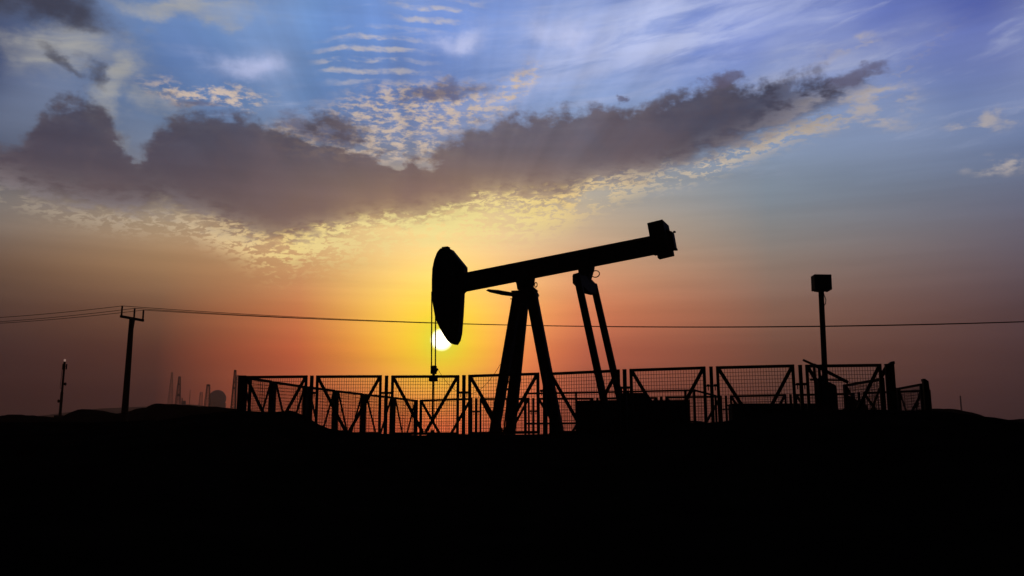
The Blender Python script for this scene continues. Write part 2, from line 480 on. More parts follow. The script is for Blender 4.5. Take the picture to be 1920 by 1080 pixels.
FARH = [(-1500, 860), (-200, 850), (180, 800), (265, 774), (450, 768), (520, 790), (640, 850), (1400, 860), (1700, 860), (1900, 860), (2600, 860)]
far_tab = [(at_y(px, py, 2000.0).x, at_y(px, py, 2000.0).z) for px, py in FARH]


def sst(a, b, x):
    t = max(0.0, min(1.0, (x - a) / (b - a))); return t * t * (3 - 2 * t)


def ground_z(X, Y):
    yr = ridge_y(X); bz = interp(berm_tab, X)
    if Y < yr:
        t = sst(7.0, yr, Y)
        z = -2.8 + (bz + 2.8) * (0.55 * max(0, (Y - 7) / (yr - 7)) + 0.45 * t) if Y > 7 else -2.8
        z += fbm(X, Y, 0.25) * 0.16 * (1 - sst(yr - 4, yr, Y))
        if Y > yr - 3: z += fbm(X, Y, 1.6, 5) * 0.06
        return z
    z = bz + (0.0 - bz) * sst(yr, yr + 2.2, Y)
    if Y > 47:
        z = -1.5 * sst(47, 60, Y)
    hz = interp(hill_tab, X)
    w = (0.6 * sst(60, 92, Y) + 0.4 * sst(92, 99.5, Y)) * (1 - 0.5 * sst(100.5, 108, Y) - 0.5 * sst(108, 160, Y))
    z = z * (1 - w) + (hz + fbm(X, Y, 0.3) * 0.12 + fbm(X, Y + 50, 1.1) * 0.12) * w
    if Y > 170: z = -4.0 * (1 - sst(400, 1500, Y))
    if Y > 900:
        w = sst(900, 1850, Y) * (1 - 0.5 * sst(2200, 2600, Y))
        z += (max(0.0, interp(far_tab, X)) + fbm(X, Y, 0.004) * 4) * w - 2
    return z


def build_ground():
    xs = []; x = -76.0
    while x <= 76.0: xs.append(x); x += 0.42
    t = 78.0; st = 3.0
    while t < 2450:
        xs.append(t); xs.append(-t); t += st; st *= 1.12
    xs += [2450.0, -2450.0]; xs = sorted(xs)
    ys = []
    y = -300.0
    while y < 0: ys.append(y); y += 30
    y = 0.0
    while y < 24: ys.append(y); y += 1.0
    while y < 35: ys.append(y); y += 0.3
    while y < 64: ys.append(y); y += 2.0
    while y < 92: ys.append(y); y += 2.5
    y = 92.0
    while y < 110: ys.append(y); y += 1.0
    st = 5.0
    while y < 2300: ys.append(y); y += st; st = min(60, st * 1.15)
    ys.append(2300.0)
    V = [(X, Y, ground_z(X, Y)) for Y in ys for X in xs]
    n = len(xs); Fc = [(j * n + i, j * n + i + 1, (j + 1) * n + i + 1, (j + 1) * n + i) for j in range(len(ys) - 1) for i in range(n - 1)]
    m = MB(); m.v = V; m.f = Fc
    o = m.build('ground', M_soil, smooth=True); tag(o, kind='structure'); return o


ground = build_ground()

# ------------------------------------------------------------------ mesh fences
FT = 2.13                                    # fence top above the pad
PANEL_L = 2.35


def panel_meshes():
    L, z0, z1 = PANEL_L, 0.04, FT
    f = MB(); t = 0.092
    f.box(0, t, -0.035, 0.035, z0, z1); f.box(L - t, L, -0.035, 0.035, z0, z1)
    f.box(t, L - t, -0.035, 0.035, z1 - t, z1); f.box(t, L - t, -0.035, 0.035, z0, z0 + t)
    w = MB(); k = 26
    for i in range(1, k):
        x = t + (L - 2 * t) * i / k
        w.box(x - 0.0055, x + 0.0055, -0.005, 0.005, z0 + t, z1 - t)
    k = 16
    for i in range(1, k):
        z = z0 + t + (z1 - z0 - 2 * t) * i / k
        w.box(t, L - t, 0.006, 0.017, z - 0.006, z + 0.006)
    b = []
    for s in (0, 1):
        m = MB(); xa, xb = (t * 0.8, L / 2 - 0.05) if s == 0 else (L - t * 0.8, L / 2 + 0.05)
        m.bar((xa, -0.02, z1 - t * 0.8), (xb, -0.02, z0 + t), 0.03, 0.11)
        b.append(m)
    return f, w, b


pf, pw, pb = panel_meshes()
proto_panel = pf.build('fence_panel', M_fence)
proto_wire = pw.build('wire_mesh', M_wire, proto_panel)
proto_br = [m.build('brace', M_fence, proto_panel) for m in pb]
pm = MB(); pm.box(-0.055, 0.055, -0.055, 0.055, -0.5, FT - 0.02); pm.box(-0.062, 0.062, -0.062, 0.062, FT - 0.02, FT - 0.008)
proto_post = pm.build('post', M_fence)
cm_ = MB(); cm_.box(-0.17, 0.17, -0.02, 0.02, 1.475, 1.515)
for sx_ in (-0.11, 0.11):
    cm_.box(sx_ - 0.045, sx_ + 0.045, -0.05, 0.05, 1.50, 1.55); cm_.tube([(sx_, 0, 1.35), (sx_, 0, 1.5)], 0.016, 6)
proto_clamp = cm_.build('clamp', M_steel)


def run_fence(name, tops, label, cat='mesh fence', first=True, last=True, zt=FT, gap=0.06):
    pts = [at_z(px, py, zt) for px, py in tops]
    root = empty(name, (pts[0].x, pts[0].y, 0), label=label, cat=cat, group='mesh fence runs round the well pad')
    o0 = Vector((pts[0].x, pts[0].y, 0))
    n = len(pts)
    for i, p in enumerate(pts):
        a = pts[max(0, i - 1)]; b = pts[min(n - 1, i + 1)]
        rz = math.atan2(b.y - a.y, b.x - a.x)
        if (i > 0 or first) and (i < n - 1 or last):
            po = proto_post.copy(); C.objects.link(po); po.parent = root
            po.location = Vector((p.x, p.y, 0)) - o0; po.rotation_euler = (0, 0, rz)
        if 0 < i < n - 1:
            c = proto_clamp.copy(); C.objects.link(c); c.parent = root; c.location = Vector((p.x, p.y, 0)) - o0; c.rotation_euler = (0, 0, rz)
        if i < n - 1:
            q_ = pts[i + 1]; d = Vector((q_.x - p.x, q_.y - p.y, 0)); L = d.length; g = L * gap
            pn = copy_tree(proto_panel, root)
            pn.location = Vector((p.x, p.y, 0)) - o0 + d * gap
            pn.scale = ((L - 2 * g) / PANEL_L, 1, 1)
            pn.rotation_euler = (0, random.uniform(-0.007, 0.007), math.atan2(d.y, d.x))
    return root, pts


NEAR = [(452, 705), (585, 704), (725, 704), (870, 703), (1021, 699), (1171, 692), (1333, 687), (1500, 684), (1662, 682)]
LEFT = [(452, 705), (512, 714.5), (575, 724), (630, 731.5), (682, 738), (737, 744), (781, 749.5)]
FAR = [(781, 749.5), (893, 746.5), (1000, 746), (1120, 745.5), (1240, 743.5), (1361, 741.5), (1482, 739), (1610, 735.5), (1742, 731)]
run_fence('mesh_fence', NEAR, 'long rusty mesh fence run nearest the camera, standing tallest across the pumpjack legs')
run_fence('mesh_fence', LEFT, 'mesh fence run receding along the left side from the thick corner post', first=False, last=True, gap=0.05)
run_fence('mesh_fence', FAR, 'lower-looking mesh fence run at the back of the pad behind the pumpjack', first=False, last=True)
# heavier corner post at the left
ob = at_z(452, 705, FT)
cpst = MB(); cpst.box(-0.16, 0.12, -0.12, 0.12, -0.6, FT + 0.012); cpst.bar((0.17, 0.3, 0.3), (0.17, 0.3, FT - 0.05), 0.10)
o = cpst.build('corner_post', M_fence, bevel=0.01); o.location = (ob.x + 0.09, ob.y + 0.02, 0)
tag(o, 'thick square corner post at the left end of the fence, on the earth mound', 'fence post')
# right hand corner pair of posts and the two open gate leaves
g1 = at_z(1664, 682, FT); g2 = at_z(1737, 714, FT)


def gate_post(p, label, side):
    m = MB(); m.box(-0.085, 0.085, -0.085, 0.085, -0.3, FT - 0.02)
    m.prism([(-0.10, FT - 0.02), (0.10, FT - 0.02), (0.10 if side < 0 else -0.02, FT + 0.07), (0.02 if side < 0 else -0.10, FT + 0.07)], -0.1, 0.1)
    m.bar((side * 0.085, 0.0, FT - 0.03), (side * 0.24, 0.3, FT - 0.42), 0.1); m.box(*sorted((side * 0.16, side * 0.25)), 0.25, 0.4, 0, FT - 0.35)
    o = m.build('gate_post', M_fence, bevel=0.008); o.location = (p.x, p.y, 0)
    tag(o, label, 'gate post', 'posts of the double gate'); return o


gate_post(g1 + Vector((0.10, 0, 0)), 'thick gate post at the right end of the near fence, taller-looking of the two', -1)
gate_post(g2 + Vector((-0.06, 0, 0)), 'lone gate post farthest right, with a slanted cap, above the dark hill', 1)


def gate_leaf(pa, pb_, zt, label):
    a = at_z(*pa, zt); b = at_z(*pb_, zt); d = Vector((b.x - a.x, b.y - a.y, 0)); L = d.length
    root = empty('gate_leaf', (a.x, a.y, 0.0), math.atan2(d.y, d.x), label=label, cat='gate', group='open leaves of the double gate')
    z0 = 0.25
    m = MB(); m.box(0, 0.09, -0.04, 0.04, z0, zt); m.box(L - 0.14, L, -0.06, 0.06, z0, zt)
    m.box(0.09, L - 0.14, -0.04, 0.04, zt - 0.08, zt); m.box(0.09, L - 0.14, -0.04, 0.04, z0, z0 + 0.08)
    m.build('frame', M_fence, root)
    w = MB()
    for i in range(1, 26): x = 0.09 + (L - 0.23) * i / 26; w.box(x - 0.006, x + 0.006, -0.005, 0.005, z0 + 0.08, zt - 0.08)
    for i in range(1, 15): z = z0 + 0.08 + (zt - z0 - 0.16) * i / 15; w.box(0.09, L - 0.14, 0.006, 0.016, z - 0.006, z + 0.006)
    w.build('wire_mesh', M_wire, root)
    for x0, x1 in ((0.06, L / 2), (L - 0.1, L / 2)):
        MB().bar((x0, -0.02, zt - 0.06), (x1, -0.02, z0 + 0.06), 0.03, 0.085).build('brace', M_fence, root)
    s = MB(); s.prism([(L * 0.45, 0.9), (L - 0.05, zt - 0.35), (L - 0.05, z0 + 0.1), (L * 0.45, z0 + 0.1)], -0.05, -0.035)
    if label.startswith('open'): s.build('sheet_plate', M_rust, root)
    return root


gate_leaf((1656, 708), (1583, 721), 1.72, 'open gate leaf with a sheet plate, swung inward left of the near gate post')
gate_leaf((1727, 719), (1682, 727.5), 1.99, 'gate leaf swung back from the lone post at far right')
for o in (proto_panel, proto_wire, *proto_br, proto_post, proto_clamp):
    bpy.data.objects.remove(o)

# ------------------------------------------------------------------ pumpjack
YAW = R(23.0)
BX = Vector((math.cos(YAW), -math.sin(YAW), 0)); LX = Vector((math.sin(YAW), math.cos(YAW), 0))
O = Vector((0.52, 37.0, 0.0))


def T(px, py, w=0.0):
    """(along beam, height) of a photo pixel on the pump's plane at lateral offset w"""
    d = ray(px, py); n = LX
    t = (O + LX * w - EYE).dot(n) / d.dot(n); p = EYE + d * t - O
    return p.dot(BX), p.z


def U(px, z, w=0.0):
    """position along the beam of the point at height z and offset w that shows at column px"""
    lo_, hi_ = -12.0, 14.0
    for _ in range(50):
        u = (lo_ + hi_) / 2; p = O + BX * u + LX * w + Vector((0, 0, z)) - EYE
        s = p.x / (p.y * cp + p.z * sp_) * F + 960
        if s < px: lo_ = u
        else: hi_ = u
    return u


pj = empty('pumpjack', O, -YAW, label='big black pumpjack, its horse head dipped over the low sun and beam tilted up', cat='pumpjack')

# horse head
hh = [(838, 465), (831, 468), (825, 475), (819, 488), (815.5, 505), (814, 525), (813.5, 545), (815, 570), (820, 598), (827, 614), (836, 630), (843, 640), (849, 645.5), (855, 646), (860, 638), (863, 625), (866, 588), (868, 549), (872, 545), (873.5, 516), (873, 500), (860, 484), (847, 468)]
m = MB(); m.prism([T(x, y) for x, y in hh], -0.20, 0.20)
head = m.build('horse_head', M_steel, pj, bevel=0.015)
# arc plate wider than the cheeks, with side lips
arc = [T(x, y) for x, y in ((831, 468), (825, 475), (819.5, 489), (816, 506), (815, 526), (815, 546), (817, 571), (821.5, 599))]
arc_in = [(a + 0.05, z) for a, z in arc]
m = MB()
for i in range(len(arc) - 1):
    m.prism([arc[i], arc[i + 1], arc_in[i + 1], arc_in[i]], -0.26, 0.26)
m.build('arc_plate', M_steel, head)
m = MB(); c0 = T(837, 466); m.box(c0[0] - 0.16, c0[0] + 0.12, -0.12, 0.12, c0[1] - 0.05, c0[1] + 0.06)
m.build('rope_anchor', M_steel, head, bevel=0.01)

# walking beam: an I section
def seg(pt1, pt2, pb1, pb2, w0, w1): return MB().prism([T(*pt1), T(*pt2), T(*pb2), T(*pb1)], w0, w1)


tA, tB, bA, bB = T(868, 514), T(1240, 440.5), T(868, 546.5), T(1240, 473.5)
m = MB(); m.prism([tA, tB, bB, bA], -0.03, 0.03)
def off(p, q, k): return (p[0] + (q[0] - p[0]) * k, p[1] + (q[1] - p[1]) * k)
for a1, a2, b1, b2 in ((tA, tB, bA, bB),):
    m.prism([a1, a2, off(a2, b2, 0.09), off(a1, b1, 0.09)], -0.17, 0.17)
    m.prism([b1, b2, off(b2, a2, 0.09), off(b1, a1, 0.09)], -0.17, 0.17)
for k in (0.02, 0.2, 0.36, 0.5, 0.62, 0.8, 0.93):
    x0, z0 = off(tA, tB, k); x1, z1 = off(bA, bB, k)
    m.prism([off((x0, z0), (x1, z1), 0.09), (x0 + 0.03, off((x0, z0), (x1, z1), 0.09)[1]), (x1 + 0.03, off((x1, z1), (x0, z0), 0.09)[1]), off((x1, z1), (x0, z0), 0.09)], -0.15, 0.15)
beam = m.build('walking_beam', M_steel, pj)

# beam counterweight: stacked plates at the tail
nf = [T(1213, 418, -0.5), T(1242, 411, -0.5), T(1253, 470, -0.5), T(1224, 477, -0.5)]
m = MB(); m.prism(nf, -0.5, -0.19); m.prism(nf, 0.19, 0.5)
e1 = [off(nf[0], nf[3], 0.0), off(nf[1], nf[2], 0.0), off(nf[1], nf[2], 0.22), off(nf[0], nf[3], 0.22)]
m.prism(e1, -0.186, 0.186)
m.build('beam_counterweight', M_steel, pj, bevel=0.02)
m = MB(); ep = [T(1250, 432), T(1262, 436), T(1267.5, 466), T(1256, 470)]
m.prism(ep, -0.19, 0.19); p_ = T(1264, 434); m.box(p_[0] - 0.03, p_[0] + 0.05, -0.05, 0.05, p_[1] - 0.05, p_[1] + 0.01)
p_ = T(1268, 467); m.box(p_[0] - 0.08, p_[0] + 0.03, -0.1, 0.1, p_[1] - 0.04, p_[1] + 0.03)
m.build('end_plate', M_steel, pj)

# saddle bearing on the samson post
m = MB(); m.prism([T(968, 524), T(1000, 519), T(998, 533), T(994, 545), T(974, 545), T(972, 534)], -0.22, 0.22)
x_, z_ = T(985, 536); m.tube([(x_, -0.36, z_), (x_, 0.36, z_)], 0.13, 16)
m.build('saddle_bearing', M_steel, pj, bevel=0.01)
m = MB(); m.prism([T(963, 547), T(1003, 545), T(1007, 552), T(1000, 566), T(990, 572), T(966, 566)], -0.26, 0.26)
m.prism([T(998, 536), T(1008, 545), T(1005, 548), T(996, 546)], -0.1, 0.1)
m.build('post_cap', M_steel, pj, bevel=0.008)

SK = 0.16    # skid top


def pj_leg(top, foot_px, wt, wf, wd, name='leg'):
    ut, zt = T(*top, wt); uf = U(foot_px, SK, wf)
    m = MB(); m.bar((ut, wt, zt), (uf, wf, SK - 0.02), 0.26, wd, up=(1, 0, 0))
    m.box(uf - 0.3, uf + 0.3, wf - 0.25, wf + 0.25, SK - 0.03, SK + 0.04)
    return m.build(name, M_steel, pj, bevel=0.012)


pj_leg((971, 552), 926, -0.16, -0.8, 0.34, 'leg')
legB = pj_leg((983, 552), 956, 0.16, 0.8, 0.36, 'leg')
legC = pj_leg((996, 549), 1047, 0.0, 0.0, 0.42, 'leg')
# bracing between the front legs and a ladder
m = MB()
for k in (0.35, 0.68):
    a = Vector((U(971 + (926 - 971) * k, 5.4 * (1 - k), -0.16 - 0.64 * k), -0.16 - 0.64 * k, SK + (5.6 - SK) * (1 - k)))
    b = Vector((U(983 + (956 - 983) * k, 5.4 * (1 - k), 0.16 + 0.64 * k), 0.16 + 0.64 * k, SK + (5.6 - SK) * (1 - k)))
    MB().bar(a, b, 0.08).build('cross_brace', M_steel, pj)
m = MB(); f0 = U(951, SK, 1.05); t0 = T(981, 560, 0.38)
for s in (-0.17, 0.17):
    m.bar((f0 + s, 1.05, SK), (t0[0] + s, 0.38, t0[1]), 0.05)
for k in range(1, 16):
    t = k / 16.0; x = f0 + (t0[0] - f0) * t; y = 1.05 + (0.38 - 1.05) * t; z = SK + (t0[1] - SK) * t
    m.bar((x - 0.17, y, z), (x + 0.17, y, z), 0.025)
m.build('ladder', M_rust, pj)
# service arm at the head side of the post
m = MB(); m.prism([T(912, 545, -0.2), T(916, 542.5, -0.2), T(935, 544, -0.2), T(964, 549, -0.2), T(964, 556, -0.2), T(940, 553, -0.2), T(918, 548, -0.2)], -0.25, -0.15)
m.bar((*[T(957, 560.5, -0.2)[0]], -0.2, T(957, 560.5, -0.2)[1]), (T(964, 560, -0.2)[0], -0.2, T(964, 560, -0.2)[1]), 0.03)
m.build('service_arm', M_steel, pj)

# equalizer and pitman arms
m = MB(); m.prism([T(1085, 497), T(1113, 490), T(1112, 503), T(1107, 520), T(1104, 530), T(1092, 530), T(1088, 514)], -0.2, 0.2)
x_, z_ = T(1098, 515); m.tube([(x_, -0.3, z_), (x_, 0.3, z_)], 0.12, 14)
m.build('equalizer_bearing', M_steel, pj, bevel=0.01)
eqn = T(1082, 524, -1.2); eqf = T(1113, 544, 1.2); eqc = T(1098, 534, 0.0)
m = MB()
for (p, wp), (q_, wq) in (((eqn, -1.28), (eqc, 0.0)), ((eqc, 0.0), (eqf, 1.28))):
    h1 = 0.3 if wp < -0.5 else 0.62; h2 = 0.62 if wp < -0.5 else 0.36
    m.bar((p[0], wp, p[1]), (q_[0], wq, q_[1]), 0.30, h1, w2=0.30, h2=h2)
m.build('equalizer', M_steel, pj, bevel=0.01)
for w, pa, pb_ in ((-1.2, (1081, 513), (1141, 790)), (1.2, (1113, 533), (1172, 790))):
    a = T(*pa, w); b = T(*pb_, w)
    m = MB(); m.bar((a[0], w, a[1]), (b[0], w, b[1]), 0.16, 0.25, up=(1, 0, 0)); m.tube([(b[0], w - 0.16, b[1]), (b[0], w + 0.16, b[1])], 0.2, 16)
    m.tube([(a[0] + 0.02, w - 0.12, a[1] - 0.14), (a[0] + 0.02, w + 0.12, a[1] - 0.14)], 0.12, 12)
    m.build('pitman', M_steel, pj, bevel=0.01)
    cx, cz = T(1194, 776, w)
    c = MB(); c.bar((b[0] - 0.1, w - 0.2 * (1 if w < 0 else -1) * -1, b[1]), (cx + 0.6, w - 0.2 * (1 if w < 0 else -1) * -1, cz - 0.05), 0.16, 0.36, up=(0, 0, 1), h2=0.5)
    c.build('crank', M_steel, pj, bevel=0.01)
# gear reducer
gx, gz = T(1192, 776)
m = MB(); prof = [(gx - 0.72, SK + 0.3), (gx + 0.8, SK + 0.3), (gx + 0.8, gz + 0.3)]
prof += [(gx + 0.62 * math.cos(t), gz + 0.25 + 0.42 * math.sin(t)) for t in [R(a) for a in range(20, 161, 20)]] + [(gx - 0.72, gz + 0.28)]
m.prism(prof, -0.6, 0.6); m.tube([(gx, -1.1, gz), (gx, 1.1, gz)], 0.13, 16); m.box(gx - 0.8, gx + 0.85, -0.65, 0.65, SK + 0.02, SK + 0.3)
m.build('gear_reducer', M_steel, pj, bevel=0.015)
tx_, tz_ = T(1189, 740); m = MB(); m.tube([(tx_, 0, gz + 0.4), (tx_, 0, tz_ + 0.02)], 0.2, 14); m.tube([(tx_, 0, tz_ - 0.04), (tx_, 0, tz_ + 0.05)], 0.26, 14)
m.build('inspection_cap', M_steel, pj)
# brake drum and motor with belt guard
mx, mz = T(1258, 782, 0.1)
m = MB(); m.tube([(mx, -0.5, mz + 0.05), (mx, 0.6, mz + 0.05)], 0.36, 20); m.box(mx - 0.4, mx + 0.4, -0.5, 0.55, SK + 0.02, mz - 0.1); m.box(mx - 0.14, mx + 0.2, -0.2, 0.2, mz + 0.35, mz + 0.5)
m.build('motor', M_steel, pj, bevel=0.01)
m = MB(); n_ = 12; pr = [(gx + 0.25 + 0.48 * math.cos(R(90 + 180 * i / n_)), gz + 0.48 * math.sin(R(90 + 180 * i / n_))) for i in range(n_ + 1)] + [(mx + 0.28 * math.cos(R(-90 + 180 * i / n_)), mz + 0.28 * math.sin(R(-90 + 180 * i / n_))) for i in range(n_ + 1)]
m.prism(pr, -0.86, -0.7); m.build('belt_guard', M_rust, pj)
# skid
x0, x1 = U(908, 0.2, -0.9), U(1296, 0.2, -0.9)
m = MB()
for w in (-0.9, 0.9):
    m.box(x0, x1, w - 0.12, w + 0.12, SK - 0.06, SK - 0.03); m.box(x0, x1, w - 0.02, w + 0.02, -0.07, SK - 0.06); m.box(x0, x1, w - 0.12, w + 0.12, -0.1, -0.07)
k = x0 + 0.1
while k < x1: m.box(k, k + 0.14, -0.78, 0.78, -0.06, SK - 0.065); k += 1.15
m.box(U(1062, 0.2, 0), x1, -0.75, 0.75, SK - 0.06, SK + 0.02)
m.build('skid', M_rust, pj)

rx_c = T(812.5, 692)[0]
# bridle, carrier bar and polished rod
for w in (-0.17, 0.17):
    pts = [T(814.5, 548, 0)] ; cx, cz = T(812.7, 690, 0)
    MB().tube([(pts[0][0] - 0.03, w, pts[0][1]), (cx, w, cz)], 0.028, 8).build('bridle_cable', M_cable, pj)
m = MB(); a = T(808.5, 686); b = T(817, 701); m.box(a[0] + 0.02, b[0], -0.1, 0.1, b[1], a[1]); m.bar((rx_c, -0.18, a[1] - 0.1), (rx_c, 0.18, a[1] - 0.1), 0.06); m.build('carrier_bar', M_steel, pj, bevel=0.01)
rx, rz_ = T(812.5, 700)
m = MB(); a = T(806, 704); b = T(819, 714); m.box(a[0] + 0.02, b[0] - 0.02, -0.13, 0.13, b[1] - 0.02, a[1]); 
m.bar((rx, 0, T(812, 703)[1]), (rx + 0.22, -0.05, T(812, 692)[1]), 0.07); m.build('rod_clamp', M_steel, pj, bevel=0.006)
MB().tube([(rx, 0, rz_ + 0.02), (rx, 0, 0.75)], 0.045, 10).build('polished_rod', M_steel, pj)
def hang(a, b, sag, n=14):
    a, b = Vector(a), Vector(b); return [a.lerp(b, i / n) - Vector((0, 0, sag * 4 * (i / n) * (1 - i / n))) for i in range(n + 1)]


A_ = T(822, 694, -0.1); B_ = T(938, 683, -0.5)
MB().tube(hang((A_[0], -0.1, A_[1]), (B_[0], -0.5, B_[1]), 1.05, 24), 0.009, 5).build('sensor_cable', M_cable, pj)
# grease hose loops at the bearings
for (px, py, rr, rz2) in ((1113, 511.5, 7.3, 6.2), (1000.5, 532, 2.5, 4.5)):
    cx, cz = T(px, py); pts = []
    for i in range(25):
        t = 2 * math.pi * i / 24; pts.append((cx + rr / 46.0 * math.cos(t), 0.24, cz + rz2 / 48.0 * math.sin(t)))
    MB().tube(pts, 0.02, 6).build('grease_hose', M_cable, pj)

# wellhead under the rod
wr = empty('wellhead', O + BX * rx - Vector((0, 0, 0.38)), -YAW, label='squat wellhead with side valves under the polished rod of the pumpjack', cat='wellhead')
MB().tube([(0, 0, -0.1), (0, 0, 0.3)], 0.15, 14).tube([(0, 0, 0.28), (0, 0, 0.34)], 0.24, 14).tube([(0, 0, 0.34), (0, 0, 0.6)], 0.1, 12).build('casing_head', M_rust, wr)
MB().tube([(0, 0, 0.6), (0, 0, 0.78)], 0.085, 12).box(-0.14, 0.14, -0.05, 0.05, 0.6, 0.66).build('stuffing_box', M_rust, wr)
MB().tube([(0, 0, 0.22), (0.55, 0.0, 0.22), (0.62, 0, 0.18), (0.64, 0, -0.1)], 0.05, 8).tube([(0.4, 0, 0.22), (0.4, 0, 0.42)], 0.03, 8).build('flow_line', M_rust, wr)
ring = [(0.4 + 0.1 * math.cos(t), 0.1 * math.sin(t), 0.43) for t in [2 * math.pi * i / 12 for i in range(13)]]
MB().tube(ring, 0.014, 6).bar((0.3, 0, 0.43), (0.5, 0, 0.43), 0.02).build('valve_wheel', M_rust, wr)

# ------------------------------------------------------------------ guard railing round the cranks
GR = empty('guard_railing', at_z(985, 737, 1.62) * 1.0, label='sheeted guard railing in front of the pumpjack gearbox, between its legs and the back fence', cat='railing')
GR.location.z = 0
gp = [at_z(985, 737.5, 1.62), at_z(1062, 736.5, 1.62), at_z(1300, 731, 1.62)]
gp.append(Vector((gp[2].x + 1.3, gp[2].y + 2.6, 1.62)))
g0 = Vector((gp[0].x, gp[0].y, 0))
L3 = lambda p, z: (p.x - g0.x, p.y - g0.y, z)
m = MB()
for a, b in zip(gp, gp[1:]):
    m.bar(L3(a, 1.60), L3(b, 1.60), 0.06, 0.06); m.bar(L3(a, 0.5), L3(b, 0.5), 0.06, 0.07)
m.build('rail', M_rust, GR)
for a, b, ks in ((gp[0], gp[2], (0.0, 0.13, 0.31, 0.62, 0.95)), (gp[2], gp[3], (0.0, 0.5, 1.0))):
    for k in ks:
        p = a.lerp(b, k); MB().bar(L3(p, -0.05), L3(p, 1.63), 0.075).build('railing_post', M_rust, GR)
def gat(px): 
    k = (px - 985) / (1300 - 985.0); p = gp[0].lerp(gp[2], k); return p
for a, b, zt in ((1085, 1168, 1.31), (1168, 1216, 1.55), (1216, 1292, 1.27)):
    p, q_ = gat(a), gat(b); m = MB(); pa, qb = Vector(L3(p, 0)), Vector(L3(q_, 0))
    m.bar((pa.x, pa.y + 0.04, (zt + 0.1) / 2), (qb.x, qb.y + 0.04, (zt + 0.1) / 2), 0.012, zt - 0.1)
    m.build('sheet_panel', M_rust, GR)

# ------------------------------------------------------------------ low steel tank skid at the right
ta, tb = at_y(1373, 757, 32.0), at_y(1536, 757, 32.0)
TK = empty('storage_box', ((ta.x + tb.x) / 2, 32.2, 0), label='long low flat-topped steel equipment box behind the near fence, left of the cabinet mast', cat='equipment box')
hx = (tb.x - ta.x) / 2
MB().box(-hx, hx, -0.2, 0.45, 0.12, ta.z - 0.03).build('body', M_box, TK, bevel=0.02)
MB().box(-hx - 0.02, hx + 0.02, -0.23, 0.48, ta.z - 0.03, ta.z + 0.01).build('lid', M_box, TK, bevel=0.01)
MB().box(-hx, hx, -0.2, -0.06, -0.1, 0.118).box(-hx, hx, 0.31, 0.45, -0.1, 0.118).build('runner', M_rust, TK)
for k in (-0.5, 0.0, 0.5): MB().box(k * hx - 0.1, k * hx + 0.1, -0.26, -0.202, ta.z - 0.25, ta.z - 0.15).build('latch', M_rust, TK)

# ------------------------------------------------------------------ cabinet mast
mt = at_y(1540, 545, 30.6); mbz = at_y(1541, 700, 30.6)
MS = empty('cabinet_mast', (mt.x - 0.075, 30.6, 0), label='slim steel mast with a square box on top, rising behind the fence at right', cat='mast')
MB().tube([(0, 0, -0.2), (0, 0, mt.z + 0.05)], 0.092, 14, r2=0.085).box(-0.2, 0.2, -0.2, 0.2, -0.15, 0.03).build('pole', M_steel, MS)
b0, b1 = at_y(1525.5, 544.5, 30.6), at_y(1555.5, 516.5, 30.6)
MB().box(b0.x - mt.x, b1.x - mt.x, -0.2, 0.2, b0.z, b1.z).build('top_box', M_box, MS, bevel=0.008)
MB().box(b0.x - mt.x + 0.06, b0.x - mt.x + 0.12, -0.12, 0.12, b0.z - 0.03, b0.z).box(b1.x - mt.x - 0.12, b1.x - mt.x - 0.06, -0.12, 0.12, b0.z - 0.03, b0.z).box(-0.12, 0.12, -0.12, 0.12, b0.z - 0.04, b0.z - 0.002).build('mounting_bracket', M_steel, MS)
cps = [at_y(x, y, 30.6) - Vector((mt.x, 30.6, 0)) for x, y in ((1544, 546), (1546, 553), (1549.5, 562), (1549, 569), (1544.5, 575), (1543, 583))]
MB().tube(cps, 0.016, 6).build('cable', M_cable, MS)
MS.rotation_euler.y = 0.0142
# control cabinets at its foot
c1 = at_y(1526, 712, 30.2); c2 = at_y(1547, 706, 30.2)
CB = empty('control_cabinet', ((c1.x + c2.x) / 2, 30.35, 0), label='tall control cabinet with a sloping top at the foot of the mast', cat='cabinet')
w2 = (c2.x - c1.x) / 2
MB().prism([(-w2, 0.35), (w2, 0.35), (w2, c2.z - 0.02), (w2 * 0.1, c1.z + 0.12), (-w2, c1.z - 0.1)], -0.42, -0.12).build('body', M_box, CB, bevel=0.01)
MB().box(-w2 * 0.8, -w2 * 0.6, -0.4, -0.15, -0.1, 0.35).box(w2 * 0.6, w2 * 0.8, -0.4, -0.15, -0.1, 0.35).build('stand', M_rust, CB)
MB().box(-w2 * 0.85, w2 * 0.85, -0.435, -0.422, 0.45, c1.z - 0.2).build('door', M_box, CB)
c1 = at_y(1549, 723, 30.2); c2 = at_y(1563.5, 723, 30.2)
CB = empty('control_cabinet', ((c1.x + c2.x) / 2, 30.35, 0), label='shorter rounded cabinet just right of the mast foot', cat='cabinet')
w2 = (c2.x - c1.x) / 2
MB().prism([(-w2, 0.3), (w2, 0.3), (w2, c1.z - 0.08), (w2 * 0.7, c1.z), (-w2 * 0.2, c1.z + 0.05), (-w2, c1.z + 0.1)], -0.42, -0.1).build('body', M_box, CB, bevel=0.01)
MB().box(-w2 * 0.8, -w2 * 0.5, -0.4, -0.15, -0.1, 0.3).box(w2 * 0.5, w2 * 0.8, -0.4, -0.15, -0.1, 0.3).build('stand', M_rust, CB)
